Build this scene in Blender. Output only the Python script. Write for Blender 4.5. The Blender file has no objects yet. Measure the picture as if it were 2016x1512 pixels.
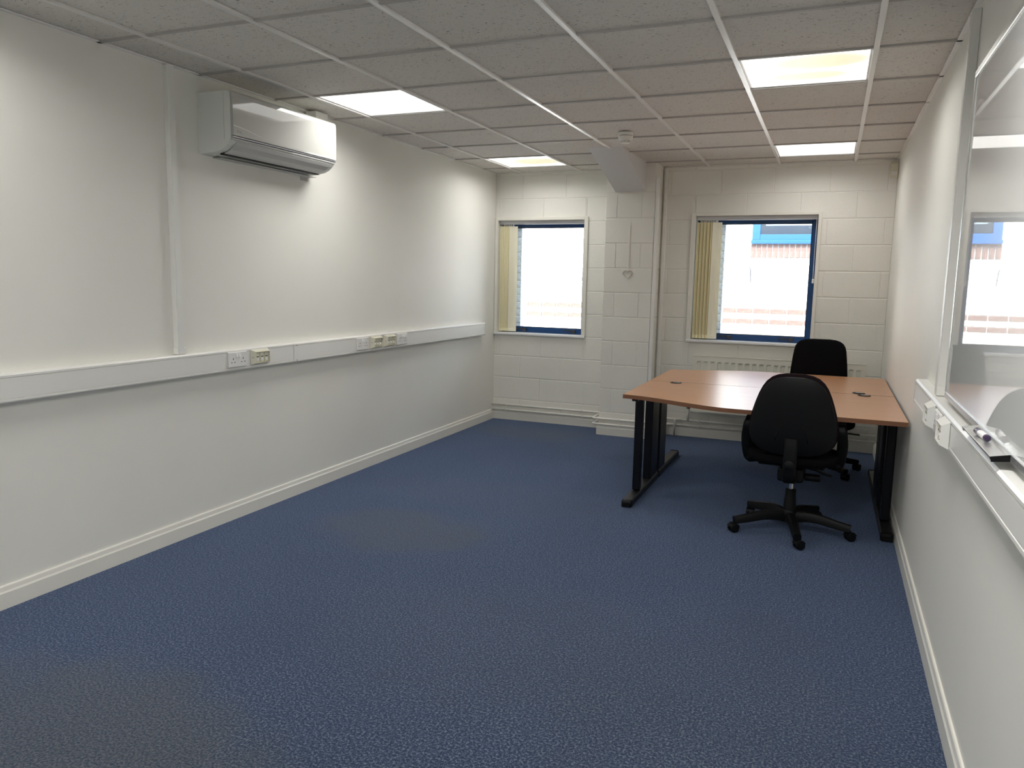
import bpy, bmesh, math, random
from mathutils import Vector, Matrix
random.seed(7)
PI = math.pi
scene = bpy.context.scene
COL = scene.collection

# ------------------------------------------------------------------ camera, world, sun, exposure
CAM_H = 1.4393
FPX, YAW, PITCH, ROLL = 1510.46, -0.39017, -0.13594, 0.0192036
cam_d = bpy.data.cameras.new('camera')
cam = bpy.data.objects.new('camera', cam_d); COL.objects.link(cam)
cam_d.sensor_fit = 'HORIZONTAL'; cam_d.sensor_width = 36.0
cam_d.lens = 36.0 * FPX / 2016.0
cam_d.clip_start = 0.05; cam_d.clip_end = 200
fw = Vector((math.sin(YAW)*math.cos(PITCH), math.cos(YAW)*math.cos(PITCH), math.sin(PITCH)))
rt0 = Vector((math.cos(YAW), -math.sin(YAW), 0)); up0 = rt0.cross(fw)
rt = math.cos(ROLL)*rt0 + math.sin(ROLL)*up0; up = -math.sin(ROLL)*rt0 + math.cos(ROLL)*up0
M = Matrix((rt, up, -fw)).transposed().to_4x4(); M.translation = (0, 0, CAM_H)
cam.matrix_world = M
scene.camera = cam

SKY, SUN_E, LAMP = 2.0, 9.6, 1.05
TUBE_W = [8.0, 5.5, 5.5, 4.0, 18.0, 6.0, 20.0, 18.0]
world = bpy.data.worlds.new('world'); scene.world = world; world.use_nodes = True
wn = world.node_tree.nodes; wl = world.node_tree.links
sky = wn.new('ShaderNodeTexSky'); sky.sky_type = 'NISHITA'; sky.sun_disc = False
sky.sun_elevation = math.radians(52); sky.sun_rotation = math.radians(195)
wl.new(sky.outputs[0], wn['Background'].inputs[0]); wn['Background'].inputs[1].default_value = SKY
sun_d = bpy.data.lights.new('sun', 'SUN'); sun_d.energy = SUN_E; sun_d.angle = math.radians(0.6)
sun_d.color = (1.0, 0.96, 0.90)
sun = bpy.data.objects.new('sun', sun_d); COL.objects.link(sun)
sun.rotation_euler = Vector((0.25, 0.80, -1.0)).to_track_quat('-Z', 'Y').to_euler()
sun.location = (0, -5, 12)

vs = scene.view_settings
vs.view_transform = 'Standard'; vs.look = 'None'; vs.exposure = 0.3; vs.gamma = 1.0; vs.use_curve_mapping = False
cy = scene.cycles
cy.max_bounces = 14; cy.diffuse_bounces = 8; cy.glossy_bounces = 5; cy.transparent_max_bounces = 12
cy.sample_clamp_indirect = 8.0; cy.use_denoising = True

# room dimensions (metres, camera above the origin, +y towards the window wall)
XL, XR, YF, YB, ZC = -3.185, 0.438, 7.23, -2.2, 2.477
GX = [-2.893, -2.293, -1.693, -1.093, -0.493, 0.107]          # ceiling grid lines
GY0 = 2.679

# ------------------------------------------------------------------ materials
MATS = {}
def mat(name, color, rough=0.6, metal=0.0, coat=0.0, spec=0.5, var=0.0, vscale=6.0, bump=0.0, bscale=200.0, sheen=0.0):
    m = bpy.data.materials.new(name); m.use_nodes = True
    nt = m.node_tree; n = nt.nodes; l = nt.links; b = n['Principled BSDF']
    b.inputs['Base Color'].default_value = (*color, 1); b.inputs['Roughness'].default_value = rough
    b.inputs['Metallic'].default_value = metal; b.inputs['Coat Weight'].default_value = coat
    b.inputs['Coat Roughness'].default_value = 0.03
    b.inputs['Specular IOR Level'].default_value = spec; b.inputs['Sheen Weight'].default_value = sheen
    tc = n.new('ShaderNodeTexCoord')
    if var > 0:
        t = n.new('ShaderNodeTexNoise'); t.inputs['Scale'].default_value = vscale; t.inputs['Detail'].default_value = 5
        l.new(tc.outputs['Object'], t.inputs['Vector'])
        r = n.new('ShaderNodeMapRange'); l.new(t.outputs[0], r.inputs[0])
        r.inputs[1].default_value = 0.3; r.inputs[2].default_value = 0.7
        r.inputs[3].default_value = 1 - var; r.inputs[4].default_value = 1 + var
        x = n.new('ShaderNodeMix'); x.data_type = 'RGBA'; x.blend_type = 'MULTIPLY'; x.inputs['Factor'].default_value = 1
        x.inputs['A'].default_value = (*color, 1); l.new(r.outputs[0], x.inputs['B']); l.new(x.outputs['Result'], b.inputs['Base Color'])
    if bump > 0:
        t = n.new('ShaderNodeTexNoise'); t.inputs['Scale'].default_value = bscale; t.inputs['Detail'].default_value = 3
        l.new(tc.outputs['Object'], t.inputs['Vector'])
        bp = n.new('ShaderNodeBump'); bp.inputs['Strength'].default_value = bump; bp.inputs['Distance'].default_value = 0.004
        l.new(t.outputs[0], bp.inputs['Height']); l.new(bp.outputs[0], b.inputs['Normal'])
    MATS[name] = m
    return m

WALLC = (0.80, 0.79, 0.74)
mat('wall_paint', WALLC, 0.55, var=0.02, vscale=1.5, bump=0.06, bscale=60)
mat('block_paint', (0.79, 0.78, 0.73), 0.5, var=0.025, vscale=3, bump=0.35, bscale=120)
mat('mortar_paint', (0.80, 0.79, 0.745), 0.55, bump=0.2, bscale=150)
mat('gloss_trim', (0.79, 0.775, 0.715), 0.3, var=0.015)
mat('boxing_paint', (0.70, 0.70, 0.71), 0.6)
mat('trunk_plastic', (0.80, 0.795, 0.765), 0.32, var=0.012)
mat('socket_white', (0.82, 0.81, 0.80), 0.25)
mat('outlet_cream', (0.70, 0.68, 0.55), 0.3)
mat('port_cream', (0.72, 0.70, 0.58), 0.35)
mat('hole_dark', (0.01, 0.01, 0.01), 0.7)
mat('grid_metal', (0.88, 0.87, 0.85), 0.25, spec=0.6)
mat('grid_dull', (0.76, 0.74, 0.71), 0.4)
mat('grid_cross_shaded', (0.46, 0.44, 0.42), 0.6)  # white grid darkened here: the cross bars' shade is put into the colour
mat('lamp_frame', (0.85, 0.85, 0.84), 0.35)
mat('ac_body', (0.74, 0.76, 0.73), 0.35)
mat('ac_gloss', (0.50, 0.50, 0.47), 0.05, coat=0.5)
mat('ac_silver', (0.55, 0.55, 0.58), 0.25, metal=0.8)
mat('ac_flap', (0.52, 0.52, 0.51), 0.35)
mat('detector', (0.80, 0.79, 0.75), 0.4)
mat('pir_cream', (0.78, 0.75, 0.63), 0.4)
mat('radiator', (0.80, 0.78, 0.68), 0.35, var=0.01)
mat('pipe_paint', (0.80, 0.785, 0.735), 0.3)
mat('valve_dark', (0.06, 0.06, 0.065), 0.4, metal=0.4)
mat('chrome', (0.8, 0.8, 0.8), 0.15, metal=1.0)
mat('blue_frame', (0.004, 0.055, 0.19), 0.35)
mat('blue_bright', (0.012, 0.075, 0.28), 0.4)
mat('upvc', (0.82, 0.82, 0.84), 0.3)
mat('blind_fabric', (0.95, 0.90, 0.66), 0.85, bump=0.15, bscale=500)
mat('blind_pale', (0.95, 0.92, 0.78), 0.85, bump=0.15, bscale=500)
mat('headrail', (0.62, 0.63, 0.66), 0.35)
mat('seal_black', (0.012, 0.012, 0.014), 0.6)
mat('steel_black', (0.0035, 0.004, 0.007), 0.35, spec=0.25)
mat('steel_foot', (0.008, 0.008, 0.009), 0.35, spec=0.4)
mat('plastic_black', (0.0035, 0.004, 0.005), 0.48, spec=0.22, bump=0.08, bscale=900)
mat('fabric_black', (0.005, 0.005, 0.0065), 0.95, spec=0.08, bump=0.3, bscale=900)
mat('fabric_plum', (0.012, 0.007, 0.009), 0.95, spec=0.1, bump=0.3, bscale=900)
mat('alu', (0.72, 0.72, 0.71), 0.3, metal=0.85)
mat('board_white', (0.72, 0.73, 0.72), 0.012, spec=0.55)
mat('pen_purple', (0.035, 0.02, 0.06), 0.35)
mat('ribbon', (0.80, 0.77, 0.72), 0.6)
mat('wire_silver', (0.62, 0.58, 0.52), 0.4, metal=0.5)
mat('brick_buff', (0.74, 0.67, 0.56), 0.9, var=0.16, vscale=18, bump=0.4, bscale=150)
mat('brick_pale', (0.80, 0.75, 0.67), 0.9, var=0.12, vscale=18, bump=0.4, bscale=150)
mat('brick_red', (0.165, 0.098, 0.075), 0.9, var=0.25, vscale=22, bump=0.4, bscale=150)
mat('brick_grey', (0.78, 0.79, 0.83), 0.85, var=0.2, vscale=30, bump=0.4, bscale=150)
mat('mortar', (0.66, 0.63, 0.57), 0.95, bump=0.3, bscale=120)
mat('paving', (0.42, 0.41, 0.39), 0.95, var=0.1, vscale=4)
mat('roof_felt', (0.12, 0.12, 0.12), 0.9)
mat('interior_dark', (0.05, 0.055, 0.08), 0.4)

def translucent(name, amount):
    nt = MATS[name].node_tree; n = nt.nodes; l = nt.links; b = n['Principled BSDF']
    t = n.new('ShaderNodeBsdfTranslucent'); t.inputs[0].default_value = b.inputs['Base Color'].default_value
    mx = n.new('ShaderNodeMixShader'); mx.inputs[0].default_value = amount
    l.new(b.outputs[0], mx.inputs[1]); l.new(t.outputs[0], mx.inputs[2]); l.new(mx.outputs[0], n['Material Output'].inputs[0])
translucent('blind_fabric', 0.12); translucent('blind_pale', 0.2)

def n_lin(nt, a, b, op):
    x = nt.nodes.new('ShaderNodeMath'); x.operation = op
    for i, v in enumerate((a, b)):
        if isinstance(v, (int, float)): x.inputs[i].default_value = v
        else: nt.links.new(v, x.inputs[i])
    return x.outputs[0]

def glass_mat():
    m = bpy.data.materials.new('pane_glass'); m.use_nodes = True; nt = m.node_tree; n = nt.nodes; l = nt.links
    n.remove(n['Principled BSDF'])
    tr = n.new('ShaderNodeBsdfTransparent'); tr.inputs[0].default_value = (0.95, 0.97, 0.96, 1)
    gl = n.new('ShaderNodeBsdfGlossy'); gl.inputs['Roughness'].default_value = 0.0
    fr = n.new('ShaderNodeFresnel'); fr.inputs[0].default_value = 1.45
    mx = n.new('ShaderNodeMixShader'); l.new(fr.outputs[0], mx.inputs[0]); l.new(tr.outputs[0], mx.inputs[1]); l.new(gl.outputs[0], mx.inputs[2])
    l.new(mx.outputs[0], n['Material Output'].inputs[0]); MATS['pane_glass'] = m
glass_mat()

def carpet_mat():
    m = bpy.data.materials.new('carpet'); m.use_nodes = True; nt = m.node_tree; n = nt.nodes; l = nt.links; b = n['Principled BSDF']
    tc = n.new('ShaderNodeTexCoord')
    def noise(s, d=3, r=0.6):
        t = n.new('ShaderNodeTexNoise'); t.inputs['Scale'].default_value = s; t.inputs['Detail'].default_value = d
        t.inputs['Roughness'].default_value = r; l.new(tc.outputs['Object'], t.inputs['Vector']); return t.outputs[0]
    fine = n_lin(nt, n_lin(nt, noise(120, 2, 0.6), 0.55, 'MULTIPLY'), n_lin(nt, noise(300, 3, 0.7), 0.45, 'MULTIPLY'), 'ADD')
    cr = n.new('ShaderNodeValToRGB'); e = cr.color_ramp.elements
    e[0].position = 0.425; e[0].color = (0.003, 0.006, 0.014, 1)
    e[1].position = 0.585; e[1].color = (0.150, 0.175, 0.212, 1)
    k = e.new(0.47); k.color = (0.013, 0.022, 0.046, 1)
    k = e.new(0.525); k.color = (0.032, 0.048, 0.084, 1)
    l.new(fine, cr.inputs[0])
    # worn, dulled patches where the pile is dirty
    sep = n.new('ShaderNodeSeparateXYZ'); l.new(tc.outputs['Object'], sep.inputs[0])
    wob = noise(2.6, 3)
    mask = None
    for (px, py, rx, ry, s) in [(-2.15, 1.55, 0.66, 0.38, 0.95), (-2.50, 6.68, 0.50, 0.25, 0.95), (-2.2, 3.72, 0.46, 0.34, 0.90),
                                (-1.9, 4.6, 0.9, 0.35, 0.25), (-1.0, 2.7, 0.9, 0.5, 0.25), (-0.3, 2.6, 0.5, 0.8, 0.2)]:
        dx = n_lin(nt, n_lin(nt, sep.outputs[0], -px, 'ADD'), 1/rx, 'MULTIPLY')
        dy = n_lin(nt, n_lin(nt, sep.outputs[1], -py, 'ADD'), 1/ry, 'MULTIPLY')
        r2 = n_lin(nt, n_lin(nt, dx, dx, 'MULTIPLY'), n_lin(nt, dy, dy, 'MULTIPLY'), 'ADD')
        r2 = n_lin(nt, r2, n_lin(nt, n_lin(nt, wob, -0.5, 'ADD'), 2.4, 'MULTIPLY'), 'ADD')
        mr = n.new('ShaderNodeMapRange'); mr.interpolation_type = 'SMOOTHSTEP'
        mr.inputs[1].default_value = 1.7; mr.inputs[2].default_value = 0.3; mr.inputs[3].default_value = 0; mr.inputs[4].default_value = s
        l.new(r2, mr.inputs[0])
        mask = mr.outputs[0] if mask is None else n_lin(nt, mask, mr.outputs[0], 'MAXIMUM')
    gr = n.new('ShaderNodeValToRGB'); e = gr.color_ramp.elements
    e[0].position = 0.425; e[0].color = (0.008, 0.0145, 0.0145, 1); e[1].position = 0.59; e[1].color = (0.115, 0.113, 0.106, 1)
    l.new(fine, gr.inputs[0])
    mx = n.new('ShaderNodeMix'); mx.data_type = 'RGBA'
    l.new(mask, mx.inputs['Factor']); l.new(cr.outputs[0], mx.inputs['A']); l.new(gr.outputs[0], mx.inputs['B'])
    big = noise(0.9, 3)
    mr = n.new('ShaderNodeMapRange'); l.new(big, mr.inputs[0]); mr.inputs[1].default_value = .3; mr.inputs[2].default_value = .7
    mr.inputs[3].default_value = .80; mr.inputs[4].default_value = 1.02
    mu = n.new('ShaderNodeMix'); mu.data_type = 'RGBA'; mu.blend_type = 'MULTIPLY'; mu.inputs['Factor'].default_value = 1
    l.new(mx.outputs['Result'], mu.inputs['A']); l.new(mr.outputs[0], mu.inputs['B']); l.new(mu.outputs['Result'], b.inputs['Base Color'])
    b.inputs['Roughness'].default_value = 0.95; b.inputs['Specular IOR Level'].default_value = 0.1
    b.inputs['Sheen Weight'].default_value = 0.45; b.inputs['Sheen Roughness'].default_value = 0.5
    b.inputs['Sheen Tint'].default_value = (0.42, 0.58, 1.0, 1)
    bp = n.new('ShaderNodeBump'); bp.inputs['Strength'].default_value = 0.7; bp.inputs['Distance'].default_value = 0.004
    l.new(fine, bp.inputs['Height']); l.new(bp.outputs[0], b.inputs['Normal']); MATS['carpet'] = m
carpet_mat()

def tile_mat():
    m = bpy.data.materials.new('ceiling_fibre'); m.use_nodes = True; nt = m.node_tree; n = nt.nodes; l = nt.links; b = n['Principled BSDF']
    tc = n.new('ShaderNodeTexCoord')
    ve = n.new('ShaderNodeMapping'); ve.inputs['Scale'].default_value = (1, 1.7, 1); l.new(tc.outputs['Object'], ve.inputs[0])
    t = n.new('ShaderNodeTexNoise'); t.inputs['Scale'].default_value = 62; t.inputs['Detail'].default_value = 2; t.inputs['Distortion'].default_value = 1.5
    l.new(ve.outputs[0], t.inputs['Vector'])
    pit = n.new('ShaderNodeMapRange'); pit.interpolation_type = 'SMOOTHSTEP'
    pit.inputs[1].default_value = 0.30; pit.inputs[2].default_value = 0.385; l.new(t.outputs[0], pit.inputs[0])
    f = n.new('ShaderNodeTexNoise'); f.inputs['Scale'].default_value = 300; l.new(ve.outputs[0], f.inputs['Vector'])
    h = n_lin(nt, pit.outputs[0], n_lin(nt, f.outputs[0], 0.35, 'MULTIPLY'), 'ADD')
    mx = n.new('ShaderNodeMix'); mx.data_type = 'RGBA'; l.new(pit.outputs[0], mx.inputs['Factor'])
    mx.inputs['A'].default_value = (0.26, 0.25, 0.23, 1); mx.inputs['B'].default_value = (0.72, 0.69, 0.65, 1)
    l.new(mx.outputs['Result'], b.inputs['Base Color'])
    bp = n.new('ShaderNodeBump'); bp.inputs['Strength'].default_value = 0.6; bp.inputs['Distance'].default_value = 0.003
    l.new(h, bp.inputs['Height']); l.new(bp.outputs[0], b.inputs['Normal'])
    b.inputs['Roughness'].default_value = 0.95; b.inputs['Specular IOR Level'].default_value = 0.1; MATS['ceiling_fibre'] = m
tile_mat()

def wood_mat():
    m = bpy.data.materials.new('beech'); m.use_nodes = True; nt = m.node_tree; n = nt.nodes; l = nt.links; b = n['Principled BSDF']
    tc = n.new('ShaderNodeTexCoord'); ve = n.new('ShaderNodeMapping'); ve.inputs['Scale'].default_value = (2.2, 45, 45); l.new(tc.outputs['Object'], ve.inputs[0])
    t = n.new('ShaderNodeTexNoise'); t.inputs['Scale'].default_value = 1.6; t.inputs['Detail'].default_value = 5; l.new(ve.outputs[0], t.inputs['Vector'])
    cr = n.new('ShaderNodeValToRGB'); e = cr.color_ramp.elements
    e[0].position = 0.3; e[0].color = (0.48, 0.245, 0.125, 1); e[1].position = 0.7; e[1].color = (0.56, 0.305, 0.165, 1)
    l.new(t.outputs[0], cr.inputs[0]); l.new(cr.outputs[0], b.inputs['Base Color'])
    b.inputs['Roughness'].default_value = 0.30; MATS['beech'] = m
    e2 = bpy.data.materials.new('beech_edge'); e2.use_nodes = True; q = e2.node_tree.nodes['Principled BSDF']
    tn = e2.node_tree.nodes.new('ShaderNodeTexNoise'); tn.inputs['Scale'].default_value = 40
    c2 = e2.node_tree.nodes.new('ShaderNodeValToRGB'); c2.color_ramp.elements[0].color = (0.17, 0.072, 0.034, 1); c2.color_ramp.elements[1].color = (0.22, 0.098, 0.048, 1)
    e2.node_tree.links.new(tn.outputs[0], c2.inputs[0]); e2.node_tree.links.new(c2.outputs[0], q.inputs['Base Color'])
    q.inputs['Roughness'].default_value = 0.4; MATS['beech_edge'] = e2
wood_mat()

def lamp_mat(name, stain, strength):
    m = bpy.data.materials.new(name); m.use_nodes = True; nt = m.node_tree; n = nt.nodes; l = nt.links
    b = n['Principled BSDF']; b.inputs['Base Color'].default_value = (0.8, 0.8, 0.78, 1); b.inputs['Roughness'].default_value = 0.4
    b.inputs['Emission Color'].default_value = (1.0, 0.985, 0.94, 1); b.inputs['Emission Strength'].default_value = strength
    if stain:      # yellowed, dying tube behind the diffuser: one third of the panel gives off less and yellower light
        tc = n.new('ShaderNodeTexCoord'); sep = n.new('ShaderNodeSeparateXYZ'); l.new(tc.outputs['Object'], sep.inputs[0])
        mask = None
        for (cx, cy_, rx, ry) in stain:
            dx = n_lin(nt, n_lin(nt, sep.outputs[0], -cx, 'ADD'), 1/rx, 'MULTIPLY'); dy = n_lin(nt, n_lin(nt, sep.outputs[1], -cy_, 'ADD'), 1/ry, 'MULTIPLY')
            r2 = n_lin(nt, n_lin(nt, dx, dx, 'MULTIPLY'), n_lin(nt, dy, dy, 'MULTIPLY'), 'ADD')
            mr = n.new('ShaderNodeMapRange'); mr.interpolation_type = 'SMOOTHERSTEP'; l.new(r2, mr.inputs[0])
            mr.inputs[1].default_value = 1.0; mr.inputs[2].default_value = 0.0; mr.inputs[3].default_value = 0; mr.inputs[4].default_value = 1
            mask = mr.outputs[0] if mask is None else n_lin(nt, mask, mr.outputs[0], 'MAXIMUM')
        mx = n.new('ShaderNodeMix'); mx.data_type = 'RGBA'; l.new(mask, mx.inputs['Factor'])
        mx.inputs['A'].default_value = (1, 0.985, 0.94, 1); mx.inputs['B'].default_value = (1.0, 0.94, 0.58, 1)
        l.new(mx.outputs['Result'], b.inputs['Emission Color'])
        inv = n_lin(nt, 1.0, mask, 'SUBTRACT'); inv = n_lin(nt, inv, 3.0, 'POWER')
        st = n_lin(nt, n_lin(nt, inv, strength, 'MULTIPLY'), 0.56, 'ADD'); l.new(st, b.inputs['Emission Strength'])
    MATS[name] = m

# ------------------------------------------------------------------ helpers
def link(o, parent=None):
    COL.objects.link(o)
    if parent is not None: o.parent = parent
    return o

def obj(name, bm, material, parent=None, smooth=False, auto=None):
    me = bpy.data.meshes.new(name)
    bmesh.ops.recalc_face_normals(bm, faces=bm.faces[:])
    bm.to_mesh(me); bm.free()
    me.materials.append(MATS[material] if isinstance(material, str) else material)
    if smooth or auto:
        for p in me.polygons: p.use_smooth = True
        if auto: me.set_sharp_from_angle(angle=math.radians(auto))
    o = bpy.data.objects.new(name, me)
    link(o, parent)
    if parent is not None: o.matrix_parent_inverse = parent.matrix_world.inverted() if parent.get('_world') else Matrix()
    return o

def tag(o, label=None, cat=None, group=None, kind=None):
    if label: o['label'] = label
    if cat: o['category'] = cat
    if group: o['group'] = group
    if kind: o['kind'] = kind
    return o

def thing(name, loc=(0, 0, 0), rz=0.0, label=None, cat=None, group=None, kind=None):
    o = bpy.data.objects.new(name, None); o.empty_display_size = 0.1; COL.objects.link(o)
    o.location = loc; o.rotation_euler = (0, 0, rz)
    return tag(o, label, cat, group, kind)

def off(parent, *p): return tuple(a - b for a, b in zip(p, parent.location))

def box(bm, x0, x1, y0, y1, z0, z1, bevel=0.0, seg=1):
    g = bmesh.ops.create_cube(bm, size=1.0); vs_ = g['verts']
    for v in vs_:
        v.co = Vector((x0 + (v.co.x + .5)*(x1-x0), y0 + (v.co.y + .5)*(y1-y0), z0 + (v.co.z + .5)*(z1-z0)))
    if bevel > 0:
        es = {e for v in vs_ for e in v.link_edges}
        bmesh.ops.bevel(bm, geom=list(es), offset=bevel, segments=seg, affect='EDGES', profile=0.5)
    return bm

def B(x0, x1, y0, y1, z0, z1, bevel=0.0, seg=1): return box(bmesh.new(), x0, x1, y0, y1, z0, z1, bevel, seg)

def prism(bm, pts, axis, a, b):
    """extrude a closed 2-D outline along axis ('x','y','z') from a to b; outline in the remaining two axes in order"""
    def P(u, v, w): return {'x': (w, u, v), 'y': (u, w, v), 'z': (u, v, w)}[axis]
    lo = [bm.verts.new(P(u, v, a)) for u, v in pts]; hi = [bm.verts.new(P(u, v, b)) for u, v in pts]
    bm.faces.new(lo); bm.faces.new(hi[::-1]); k = len(pts)
    for i in range(k): bm.faces.new((lo[i], hi[i], hi[(i+1) % k], lo[(i+1) % k]))
    return bm

def lathe(bm, prof, seg=24, c=(0, 0, 0), axis='z'):
    rings = []
    for r, h in prof:
        ring = []
        for i in range(seg):
            a = 2*PI*i/seg; u, v = r*math.cos(a), r*math.sin(a)
            p = {'z': (u, v, h), 'x': (h, u, v), 'y': (u, h, v)}[axis]
            ring.append(bm.verts.new((p[0]+c[0], p[1]+c[1], p[2]+c[2])))
        rings.append(ring)
    for a, b in zip(rings, rings[1:]):
        for i in range(seg): bm.faces.new((a[i], a[(i+1) % seg], b[(i+1) % seg], b[i]))
    bm.faces.new(rings[0][::-1]); bm.faces.new(rings[-1])
    return bm

def sweep(bm, path, section, upv=(0, 0, 1), closed=False):
    """sweep a 2-D section (list of (side, up), or a function of t) along a 3-D path"""
    n = len(path); P = [Vector(p) for p in path]; rings = []
    for i in range(n):
        if closed: t = P[(i+1) % n] - P[i-1]
        else: t = P[min(i+1, n-1)] - P[max(i-1, 0)]
        t.normalize(); u = Vector(upv)
        s = t.cross(u)
        if s.length < 1e-4: s = t.cross(Vector((0, 1, 0)) if abs(t.y) < .9 else Vector((1, 0, 0)))
        s.normalize(); u = s.cross(t).normalized()
        sec = section(i/(n-1)) if callable(section) else section
        rings.append([bm.verts.new(P[i] + s*a + u*b) for a, b in sec])
    k = len(rings[0])
    rng = range(n if closed else n-1)
    for i in rng:
        a, b = rings[i], rings[(i+1) % n]
        for j in range(k): bm.faces.new((a[j], a[(j+1) % k], b[(j+1) % k], b[j]))
    if not closed: bm.faces.new(rings[0][::-1]); bm.faces.new(rings[-1])
    return bm

def circ(r, k=10): return [(r*math.cos(2*PI*i/k), r*math.sin(2*PI*i/k)) for i in range(k)]
def rrect(w, h, r, k=3):
    o = []
    for cx, cy_, a0 in ((w/2-r, h/2-r, 0), (-w/2+r, h/2-r, 90), (-w/2+r, -h/2+r, 180), (w/2-r, -h/2+r, 270)):
        for i in range(k+1):
            a = math.radians(a0 + 90*i/k); o.append((cx + r*math.cos(a), cy_ + r*math.sin(a)))
    return o

def arc_path(pts, r=0.03, k=5):
    """polyline with rounded corners"""
    P = [Vector(p) for p in pts]; out = [P[0]]
    for a, b, c in zip(P, P[1:], P[2:]):
        d1 = (a-b).normalized(); d2 = (c-b).normalized(); q = min(r, (a-b).length*.48, (c-b).length*.48)
        for i in range(k+1):
            t = i/k; p0 = b + d1*q; p2 = b + d2*q
            out.append((1-t)**2*p0 + 2*t*(1-t)*b + t*t*p2)
    out.append(P[-1]); return out

def rect_minus(r, holes):
    rs = [r]
    for h in holes:
        nr = []
        for (x0, x1, z0, z1) in rs:
            hx0, hx1, hz0, hz1 = max(x0, h[0]), min(x1, h[1]), max(z0, h[2]), min(z1, h[3])
            if hx0 >= hx1 or hz0 >= hz1: nr.append((x0, x1, z0, z1)); continue
            if x0 < hx0: nr.append((x0, hx0, z0, z1))
            if hx1 < x1: nr.append((hx1, x1, z0, z1))
            if hz1 < z1: nr.append((hx0, hx1, hz1, z1))
            if z0 < hz0: nr.append((hx0, hx1, z0, hz0))
        rs = nr
    return [q for q in rs if q[1]-q[0] > .004 and q[3]-q[2] > .004]

# ------------------------------------------------------------------ room shell
bm = bmesh.new(); bmesh.ops.create_grid(bm, x_segments=1, y_segments=1, size=0.5)
for v in bm.verts: v.co = Vector((XL-.1 + (v.co.x+.5)*(XR-XL+.2), YB-.1 + (v.co.y+.5)*(YF-YB+.2), 0))
tag(obj('floor', bm, 'carpet'), 'dark blue speckled carpet with dull grey worn patches', 'floor', kind='structure')
tag(obj('wall_left', B(XL-.12, XL, YB-.12, YF+.1, -.05, 2.7), 'wall_paint'), 'smooth white painted wall carrying the air conditioner and long trunking', 'wall', kind='structure')
tag(obj('wall_right', B(XR, XR+.12, YB-.12, YF+.1, -.05, 2.7), 'wall_paint'), 'smooth white painted wall behind the whiteboard and the desk ends', 'wall', kind='structure')
tag(obj('wall_back', B(XL, XR, YB-.12, YB, -.05, 2.7), 'wall_paint'), 'plain white wall closing the room opposite the windows', 'wall', kind='structure')
tag(obj('roof', B(XL-.4, XR+3.4, YB-.4, YF+.33, 2.72, 2.95), 'roof_felt'), 'flat roof slab over the office ceiling void', 'roof', kind='structure')

# --- window wall of painted concrete blocks
W1 = dict(tx0=-3.182, tx1=-2.208, tz0=.872, tz1=2.050, ix0=-3.152, ix1=-2.246, iz0=.900, iz1=2.018)
W2 = dict(tx0=-1.229, tx1=-.122, tz0=.888, tz1=2.066, ix0=-1.190, ix1=-.150, iz0=.916, iz1=2.038)
HOLES = [(w['ix0']-.006, w['ix1']+.006, w['iz0']-.006, w['iz1']+.006) for w in (W1, W2)]
bm = bmesh.new()
for (x0, x1, z0, z1) in rect_minus((XL, XR, -.05, 2.7), HOLES): box(bm, x0, x1, YF+.004, YF+.105, z0, z1)
wall_far = tag(obj('wall_far', bm, 'mortar_paint'), 'white painted concrete block wall with two windows', 'wall', kind='structure')
JZ = [0.0] + [.217 + .2232*k for k in range(10)] + [2.449, 2.66]
def block_row(parent, x0, x1, yf, z0, z1, cuts, holes, depth=.03):
    xs = [x0] + [c for c in cuts if x0+.03 < c < x1-.03] + [x1]
    for a, b in zip(xs, xs[1:]):
        rs = rect_minus((a+.0018, b-.0018, z0+.0035, z1-.0035), holes)
        if not rs: continue
        bmk = bmesh.new()
        for (p, q, r, s) in rs: box(bmk, p, q, yf, yf+depth, r, s, 0.0035)
        obj('block', bmk, 'block_paint', parent)
for i, (z0, z1) in enumerate(zip(JZ, JZ[1:])):
    o = (-2.224 if i % 2 == 1 else -2.443 if i % 2 == 0 else 0)
    cuts = [o + .45*k for k in range(-4, 9)]
    block_row(wall_far, XL, -1.953, YF, z0, z1, cuts, HOLES)
    o = (.146 if i % 2 == 1 else .371)
    block_row(wall_far, -1.505, XR, YF, z0, z1, [o + .45*k for k in range(-5, 3)], HOLES)
# --- pier
PX0, PX1, PY = -1.953, -1.505, 6.915
pier = tag(obj('wall_pier', B(PX0+.004, PX1-.004, PY+.004, YF+.02, -.05, 2.6), 'mortar_paint'), 'projecting white block pier between the two windows', 'pier', kind='structure')
for i, (z0, z1) in enumerate(zip(JZ, JZ[1:])):
    cuts = [-1.845, -1.618] if i % 2 == 1 else []
    xs = [PX0] + cuts + [PX1]
    for a, b in zip(xs, xs[1:]):
        obj('block', B(a+(.0025 if a > PX0 else 0), b-(.0025 if b < PX1 else 0), PY, YF, z0+.003, z1-.003, .0035), 'block_paint', pier)
# --- sloping boxed beam from the ceiling down to the pier
bm = prism(bmesh.new(), [(5.99, ZC+.02), (PY-.001, 2.234), (PY-.001, ZC+.02)], 'x', -1.868, -1.592)
tag(obj('beam_boxing', bm, 'boxing_paint'), 'sloping boxed brace running from the ceiling down to the block pier', 'beam', kind='structure')

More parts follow.
